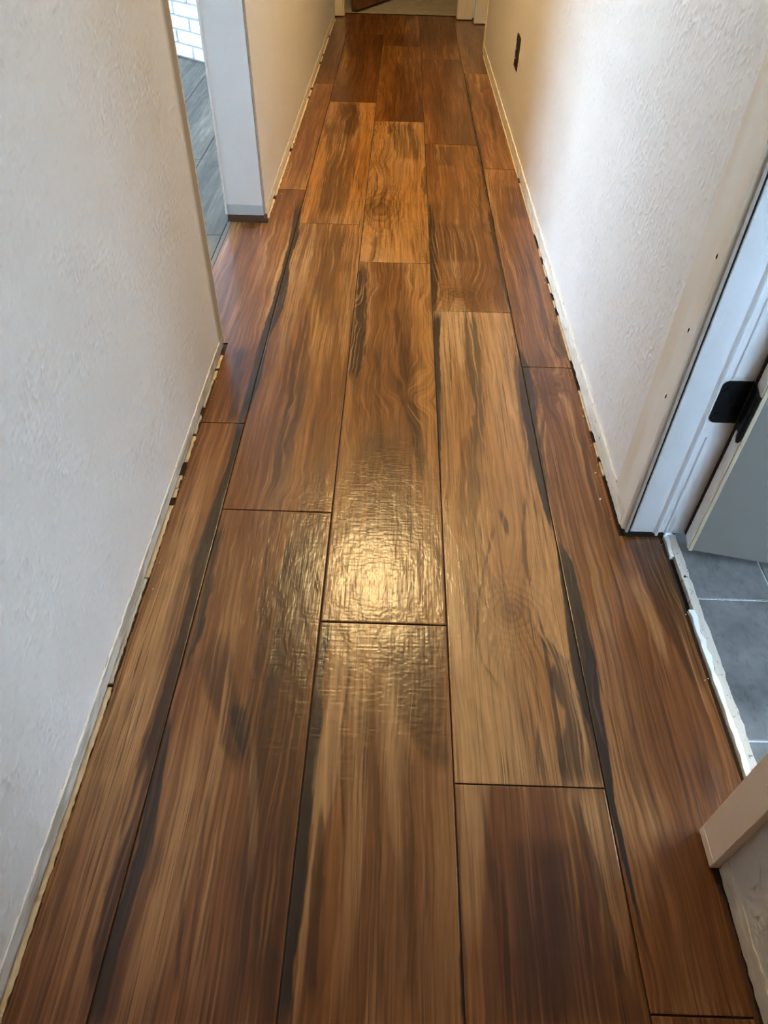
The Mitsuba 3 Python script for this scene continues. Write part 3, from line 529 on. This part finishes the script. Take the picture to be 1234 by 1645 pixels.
# right
put('bare_strip', wobbly('y', 0.885, 4.21, 0.008, XR - 0.0030, XR + 0.003, Z0 - 0.004, 0.043, erng, 0.0010, 0.0, 0.005), 'bare_plaster', 'wall_right', smooth=30)
put('paint_ridge', wobbly('y', 0.96, 4.20, 0.010, XR - 0.0042, XR + 0.002, 0.040, 0.0455, erng, 0.0012, 0, 0.0020), 'ridge_paint', 'wall_right', smooth=30)
edge_runs('floor', 'board_edge', 'pale_edge', [(1.02, 1.06), (1.075, 1.12), (1.16, 1.30), (1.42, 1.62), (1.66, 1.70), (1.74, 1.79), (1.83, 1.90), (1.95, 2.0), (2.10, 2.5), (2.55, 4.2)], 0.5155, XR + 0.001, -0.012, 0.0015, 0.0008, 0.0015)
edge_runs('floor', 'gap_shadow', 'void_dark', [(0.88, 4.2)], 0.514, 0.53, -0.02, -0.0075, 0, 0)
put('corner_strip', prism([(XR - 0.0022, 0.900), (XR - 0.0022, 0.955), (XR + 0.002, 0.957), (XR + 0.002, 0.880)], Z0, 2.06), 'smooth_plaster', 'wall_right')
put('corner_bead', prism([(XR - 0.0030, 0.872), (XR - 0.0030, 0.902), (XR + 0.003, 0.902), (XR + 0.006, 0.868)], Z0, 2.06), 'smooth_plaster', 'wall_right')
put('raw_end', box(XR + 0.003, XR + 0.0075, 0.8645, 0.870, 0.004, 2.06), 'raw_edge', 'wall_right')
put('gap_shadow', box(XR + 0.0070, XR + 0.0110, 0.8665, 0.872, 0.002, 2.06), 'void_dark', 'wall_right')
put('gap_shadow', box(XR + 0.001, 0.592, 0.8625, 0.90, -0.006, 0.0075), 'void_dark', 'wall_right')
nails = [(1.30, 0.36), (1.27, 0.295), (1.36, 0.125), (1.62, 0.21)]
for ny, nz in nails:
    m = trimesh.creation.icosphere(2, 0.0018); m.apply_scale((0.5, 1, 1.2)); m.apply_translation((XR + 0.0003, ny, nz))
    put('nail_hole', m, 'void_dark', 'wall_right')
for ny, nz in [(0.890, 0.505), (0.893, 0.395), (0.888, 0.285)]:
    m = trimesh.creation.icosphere(2, 0.0022); m.apply_scale((0.5, 0.8, 1.8)); m.apply_translation((XR - 0.0028, ny, nz))
    put('nail_hole', m, 'void_dark', 'wall_right')
# near wall at bottom right: broken paint along its foot
put('bare_strip', wobbly('y', -0.6, 0.305, 0.010, 0.5185, 0.522, 0.004, 0.034, erng, 0.0008, 0, 0.003), 'bare_plaster', 'wall_right_near', smooth=30)
edge_runs('floor', 'gap_shadow', 'void_dark', [(-0.6, 0.352)], 0.511, 0.53, -0.02, -0.0075, 0, 0)
edge_runs('floor', 'board_edge', 'dark_subfloor', [(-0.5, 0.10), (0.14, 0.29)], 0.5125, 0.519, -0.012, -0.002, 0.0015, 0.001)

# ---------------------------------------------------------------- right doorway: jamb, stop, threshold, door
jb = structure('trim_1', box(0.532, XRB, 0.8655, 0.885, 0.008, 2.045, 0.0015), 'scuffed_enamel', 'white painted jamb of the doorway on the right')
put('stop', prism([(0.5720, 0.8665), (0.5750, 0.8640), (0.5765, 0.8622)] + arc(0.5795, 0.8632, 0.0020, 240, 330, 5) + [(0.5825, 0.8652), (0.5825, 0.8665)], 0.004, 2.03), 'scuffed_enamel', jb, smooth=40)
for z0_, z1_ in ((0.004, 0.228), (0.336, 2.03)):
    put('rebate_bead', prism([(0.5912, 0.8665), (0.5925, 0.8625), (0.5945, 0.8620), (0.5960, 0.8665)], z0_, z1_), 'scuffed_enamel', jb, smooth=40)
put('head', box(0.532, XRB, 0.352, 0.866, 2.03, 2.05), 'white_enamel', jb)
structure('trim_2', [box(0.5085, 0.5205, 0.3065, 0.3525, 0.0035, 2.05, 0.0008)], 'pink_board', 'pale board edging the near side of the doorway at the bottom right')
put('caulk_line', box(0.5079, 0.5092, 0.3070, 0.3520, 0.0040, 0.0185, 0.0004), 'pink_board', 'trim_2')
structure('trim_2_jamb', box(0.532, XRB, 0.318, 0.3475, 0.004, 2.05), 'white_enamel', 'near jamb of the right doorway, out of view')
th = structure('threshold', wobbly('y', 0.352, 0.866, 0.012, 0.6000, 0.6135, -0.012, 0.0032, erng, 0.0010, 0.0014, 0.0006), 'pale_board', 'narrow pale threshold board between the planks and the grey tiles', smooth=30)
say(th, 'narrow pale threshold board between the planks and the grey tiles', None, 'structure')
put('paint_bead', wobbly('y', 0.352, 0.70, 0.014, 0.5925, 0.6005, -0.012, 0.0042, erng, 0.0014, 0.0020, 0.0012), 'paint_bead', th, smooth=30)
put('paint_bead', wobbly('y', 0.815, 0.862, 0.014, 0.5925, 0.6000, -0.012, 0.0040, erng, 0.0012, 0.0020, 0.0012), 'paint_bead', th, smooth=30)
put('gap_shadow', box(0.5855, 0.5995, 0.352, 0.866, -0.02, -0.0065), 'void_dark', th)
for hx, hy, r in [(0.6052, 0.770, 0.0022), (0.6062, 0.822, 0.0011), (0.6080, 0.803, 0.0010), (0.6048, 0.811, 0.0009), (0.607, 0.735, 0.0009)]:
    m = trimesh.creation.icosphere(2, r); m.apply_scale((1, 1, 0.3)); m.apply_translation((hx, hy, 0.0035))
    put('nail_hole', m, 'void_dark', th)

# the door, swung about 100 degrees into the side room
door = say(number('door_1'), 'grey-white door standing open at the right, with a black hinge on its edge', None, 'structure')
PIV, ang = np.array([0.6345, 0.8580]), math.radians(-11.5)
def on_door(m):
    M = trimesh.transformations.rotation_matrix(ang, (0, 0, 1)); M[:2, 3] = PIV
    return m.apply_transform(M)
# door frame: x along the leaf away from the hinge, y towards the far side
put('leaf', on_door(box(-0.004, 0.50, -0.0345, -0.0005, 0.010, 2.02, 0.0012)), 'door_paint', door)
put('edge_lip', on_door(box(-0.0046, 0.0015, -0.0365, -0.0335, 0.010, 2.02, 0.0006)), 'tan_edge', door)
put('edge_face', on_door(box(-0.0066, -0.0035, -0.0340, -0.0010, 0.012, 2.02, 0.0006)), 'white_enamel', door)
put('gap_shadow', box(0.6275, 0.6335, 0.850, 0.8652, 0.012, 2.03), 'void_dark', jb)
# hinge
def leaf_shape(w, h, r):
    return [(0, 0)] + [(w - r + r * math.sin(math.radians(t)), r - r * math.cos(math.radians(t))) for t in range(0, 91, 15)] + [(w - r + r * math.cos(math.radians(t)), h - r + r * math.sin(math.radians(t))) for t in range(0, 91, 15)] + [(0, h)]
from shapely.geometry import Polygon
def plate(w, h, r, t):
    return trimesh.creation.extrude_polygon(Polygon(leaf_shape(w, h, r)), t, engine='earcut')
HZ0, HZ1 = 0.257, 0.332
hg = put('hinge', (lambda m: m.apply_transform(np.array([[-1, 0, 0, 0.6255], [0, 0, -1, 0.8660], [0, 1, 0, HZ0], [0, 0, 0, 1.0]])))(plate(0.043, HZ1 - HZ0, 0.011, 0.0028)), 'black_metal', door)
m2 = plate(0.031, HZ1 - HZ0, 0.010, 0.0030)
m2.apply_transform(np.array([[0, 0, -1, -0.0064], [-1, 0, 0, -0.0020], [0, 1, 0, HZ0], [0, 0, 0, 1.0]]))
m2.fix_normals()
put('door_leaf_plate', on_door(m2), 'black_metal', hg)
for kz in range(5):
    a0 = HZ0 + kz * 0.015
    cy = trimesh.creation.cylinder(0.0058, 0.0144, sections=20); cy.apply_translation((0.6215, 0.8300, a0 + 0.0075))
    put('knuckle', cy, 'black_metal', hg, smooth=40)
pin = trimesh.creation.revolve([(0, -0.010), (0.0035, -0.009), (0.0048, -0.004), (0.0048, 0.0), (0, 0.0)], sections=18); pin.apply_translation((0.6215, 0.8300, HZ0))
put('pin_tip', pin, 'black_metal', hg, smooth=40)
for sx, sz in [(0.592, 0.272), (0.606, 0.294), (0.592, 0.317)]:
    sc = trimesh.creation.cylinder(0.0036, 0.0012, sections=16); sc.apply_transform(trimesh.transformations.rotation_matrix(math.pi / 2, (1, 0, 0))); sc.apply_translation((sx, 0.8624, sz))
    put('screw', sc, 'black_metal', hg, smooth=40)

# grey tiles of the side room
fr = structure('floor_right', box(0.612, RX, RY0, RY1, -0.03, -0.0045), 'grout_grey', 'grey concrete-look tile floor of the side room on the right')
trng = np.random.default_rng(3)
tx = [0.6135, 0.746, 1.196, 1.646, RX - 0.001]
ty = [RY0, -0.529, -0.277, -0.025, 0.227, 0.479, 0.729, 0.981, 1.233, 1.485, RY1]
for a, b in zip(tx[:-1], tx[1:]):
    for c, d in zip(ty[:-1], ty[1:]):
        put('tile', box(a + 0.0014, b - 0.0014, c + 0.0014, d - 0.0014, -0.012, -0.0028 + trng.uniform(-0.0004, 0.0004), 0.0009), 'grey_tile', fr)

# ---------------------------------------------------------------- left opening: jamb, edge strip, grey plank floor
j3 = structure('trim_3', box(-0.4135, -0.3005, 2.1275, 2.1405, 0.050, 2.06, 0.001), 'white_enamel', 'white painted jamb board at the end of the wall on the left')
put('unpainted_band', wobbly('y', 0, 1, 1, 0, 1, 0, 1, erng).apply_transform(np.diag([0.113, 0.0125, 0.030, 1.0])).apply_translation((-0.4135, 2.1280, 0.021)), 'primer', j3)
put('corner_bead', box(-0.3005, -0.2955, 2.1290, 2.1420, 0.012, 2.06), 'raw_edge', j3)
put('corner_bead', prism([(-0.4150, 2.1255), (-0.4095, 2.1255), (-0.4095, 2.1290), (-0.4150, 2.1290)], 0.022, 2.06), 'white_enamel', j3)
jag = np.random.default_rng(8)
n = 16
xs = np.linspace(-0.411, -0.292, n)
pts = [(x, 0.0) for x in xs] + [(x, 0.024 + jag.uniform(-0.004, 0.005)) for x in xs[::-1]]
sb = trimesh.creation.extrude_polygon(Polygon(pts), 0.010, engine='earcut')
sb.apply_transform(np.array([[1, 0, 0, 0], [0, 0, -1, 2.1390], [0, 1, 0, -0.002], [0, 0, 0, 1.0]])); sb.fix_normals()
put('exposed_stud', sb, 'dark_subfloor', j3)
ls = structure('edge_strip', box(-0.4115, -0.3995, 1.452, 2.126, -0.012, 0.0005, 0.0008), 'metal_strip', 'narrow strip where the hallway planks meet the grey floor on the left')
f2 = structure('floor_left', box(LX, -0.4135, LY0, LY1, -0.03, -0.0030), 'grout_brown', 'grey wood-look plank floor of the room on the left')
gj = {0: (2.030, 2.635), 1: (2.893, 2.893), 2: (3.60, 3.6), 3: (2.4, 2.4)}
grow = 0
for q in range(4):
    hi_, lo_ = -0.4125 - 0.2 * q + (0.0125 if q else 0), -0.6 - 0.2 * q
    e0 = {0: 2.030, 1: 2.635 - 1.233, 2: 2.893 - 1.233, 3: 2.3}[q]
    for kk in range(-3, 3):
        a, b = e0 + kk * 1.233, e0 + (kk + 1) * 1.233
        a, b = max(a, 0.2), min(b, 4.85)
        if b - a < 0.05: continue
        # tiles behind the brick wall are cut off along its foot
        cut = lambda x, y: ((x - BA[0]) * BN[0] + (y - BA[1]) * BN[1]) > -0.03
        if not cut(np.array([(lo_ + hi_) / 2]), np.array([a]))[0]: continue
        plank(f2, 'plank', 'grey_plank_wood', 20 + q, kk + 3, lo_, hi_, a, b, 0.006, 0.015, lambda x, y: cut(x, y) & (y < 4.85), grey=True)

# ---------------------------------------------------------------- far end
structure('trim_4', box(-0.303, -0.2500, 5.005, 5.030, 0.004, 2.08, 0.003), 'cream_trim', 'cream door casing at the far end, left of the doorway')
structure('trim_5', [box(0.420, 0.470, 5.000, 5.030, 0.004, 2.08, 0.003), box(0.470, 0.512, 5.006, 5.030, 0.004, 2.08, 0.002)], 'cream_trim', 'cream double door casing at the far end, right of the doorway')
structure('trim_6', box(0.516, 0.645, 4.905, 4.955, 0.004, 2.08, 0.002), 'cream_trim', 'cream casing standing in the recess at the far right')
structure('trim_7', box(XR - 0.006, XR + 0.008, 4.212, 4.232, 0.010, 2.06, 0.002), 'cream_trim', 'pale corner bead where the right wall ends at the recess')
structure('trim_8', [box(-0.262, -0.244, 5.030, 5.14, 0.002, 2.06), box(0.422, 0.440, 5.030, 5.14, 0.002, 2.06)], 'cream_trim', 'jambs inside the far doorway')
door2 = say(number('door_2'), 'dark brown door standing ajar in the far doorway', None, 'structure')
md = box(0, 0.66, -0.035, 0, 0.012, 2.03, 0.002)
M = trimesh.transformations.rotation_matrix(math.radians(63), (0, 0, 1)); M[:2, 3] = (-0.205, 5.150)
put('leaf', md.apply_transform(M), 'brown_door', door2)
structure('far_sill', box(-0.25, 0.43, 5.102, 5.118, -0.02, 0.002), 'grout_dark', 'dark joint across the far doorway')

# ---------------------------------------------------------------- wall outlet
out = say(number('electrical_outlet'), 'small black electrical outlet low on the right wall near the far end', 'outlet')
OY, OZ = 2.980, 0.279
def on_wall(m, d=0.0):      # x along the wall (towards the camera), y up, z out of the wall
    return m.apply_transform(np.array([[0, 0, -1, XR - d], [-1, 0, 0, OY], [0, 1, 0, OZ], [0, 0, 0, 1.0]]))
def slab(w, h, t, bev=0.002, c=(0, 0)):
    return box(c[0] - w / 2, c[0] + w / 2, c[1] - h / 2, c[1] + h / 2, -0.002, t, bev)
put('plate', on_wall(slab(0.090, 0.104, 0.004)), 'black_plastic', out)
for s in (1, -1):
    f = put('socket', on_wall(slab(0.036, 0.030, 0.0068, 0.002, (0, 0.0205 * s))), 'black_plastic', out)
    for dx, hh in ((-0.0065, 0.008), (0.0065, 0.010)):
        put('slot', on_wall(box(dx - 0.0012, dx + 0.0012, 0.0205 * s - hh / 2, 0.0205 * s + hh / 2, 0.0064, 0.0072)), 'void_dark', f)
for s in (0.012, -0.018):
    sc = trimesh.creation.cylinder(0.0042, 0.0016, sections=18); sc.apply_translation((0, s, 0.0070))
    put('screw', on_wall(sc), 'steel', out, smooth=40)

# ---------------------------------------------------------------- ceiling lamp (above the frame; it makes the glint on the floor)
cl = say(number('ceiling_lamp'), 'round flush ceiling lamp with a warm glass dome, above the frame', 'lamp')
def lathe(prof):
    m = trimesh.creation.revolve(prof, sections=40); m.apply_translation((LAMP_AT[0], LAMP_AT[1], H)); m.fix_normals(); return m
put('ring', lathe([(0, 0), (0.145, 0), (0.150, -0.010), (0.150, -0.026), (0.138, -0.030), (0.0, -0.030)]), 'lamp_ring', cl, smooth=35)
dome = [(0.0, -0.105)] + [(0.132 * math.sin(math.radians(t)), -0.030 - 0.075 * math.cos(math.radians(t))) for t in range(10, 91, 10)] + [(0, -0.030)]
put('dome', lathe(dome[::-1]), 'white_enamel', cl, smooth=50, emitter={'type': 'area', 'radiance': {'type': 'rgb', 'value': list(LAMP)}})

# ---------------------------------------------------------------- plaster crumbs left along the walls
crng = np.random.default_rng(40)
bits = []
for _ in range(70):
    side = crng.random()
    if side < 0.55: x, y = 0.5135 - abs(crng.normal(0, 0.004)), crng.uniform(0.9, 1.9)
    elif side < 0.6: x, y = -0.287 + abs(crng.normal(0, 0.003)), crng.uniform(0.7, 1.4)
    elif side < 0.92: x, y = -0.286 + abs(crng.normal(0, 0.004)), crng.uniform(2.2, 3.8)
    else: x, y = 0.588 - abs(crng.normal(0, 0.003)), crng.uniform(0.37, 0.85)
    r = crng.uniform(0.0005, 0.0013)
    b = trimesh.creation.icosphere(1, r); b.apply_scale(crng.uniform(0.6, 1.5, 3)); b.apply_translation((x, y, r * 0.5)); bits.append(b)
k = put('plaster_crumbs', bits, 'ridge_paint')
say(k, 'tiny pale plaster crumbs scattered along the foot of the walls', 'debris', 'stuff')
for ch_y, ch_x, a in [(1.028, 0.503, 0.4), (0.955, 0.4985, 1.3)]:
    b = box(-0.0028, 0.0028, -0.0012, 0.0012, 0, 0.0012, 0.0003).apply_transform(trimesh.transformations.rotation_matrix(a, (0, 0, 1))).apply_translation((ch_x, ch_y, 0.0001))
    k = put('plaster_chip', b, 'ridge_paint')
    say(k, 'larger pale plaster chip on the plank by the right wall, ' + ('farther from the door frame' if ch_y > 1 else 'nearer to the door frame'), 'chip')
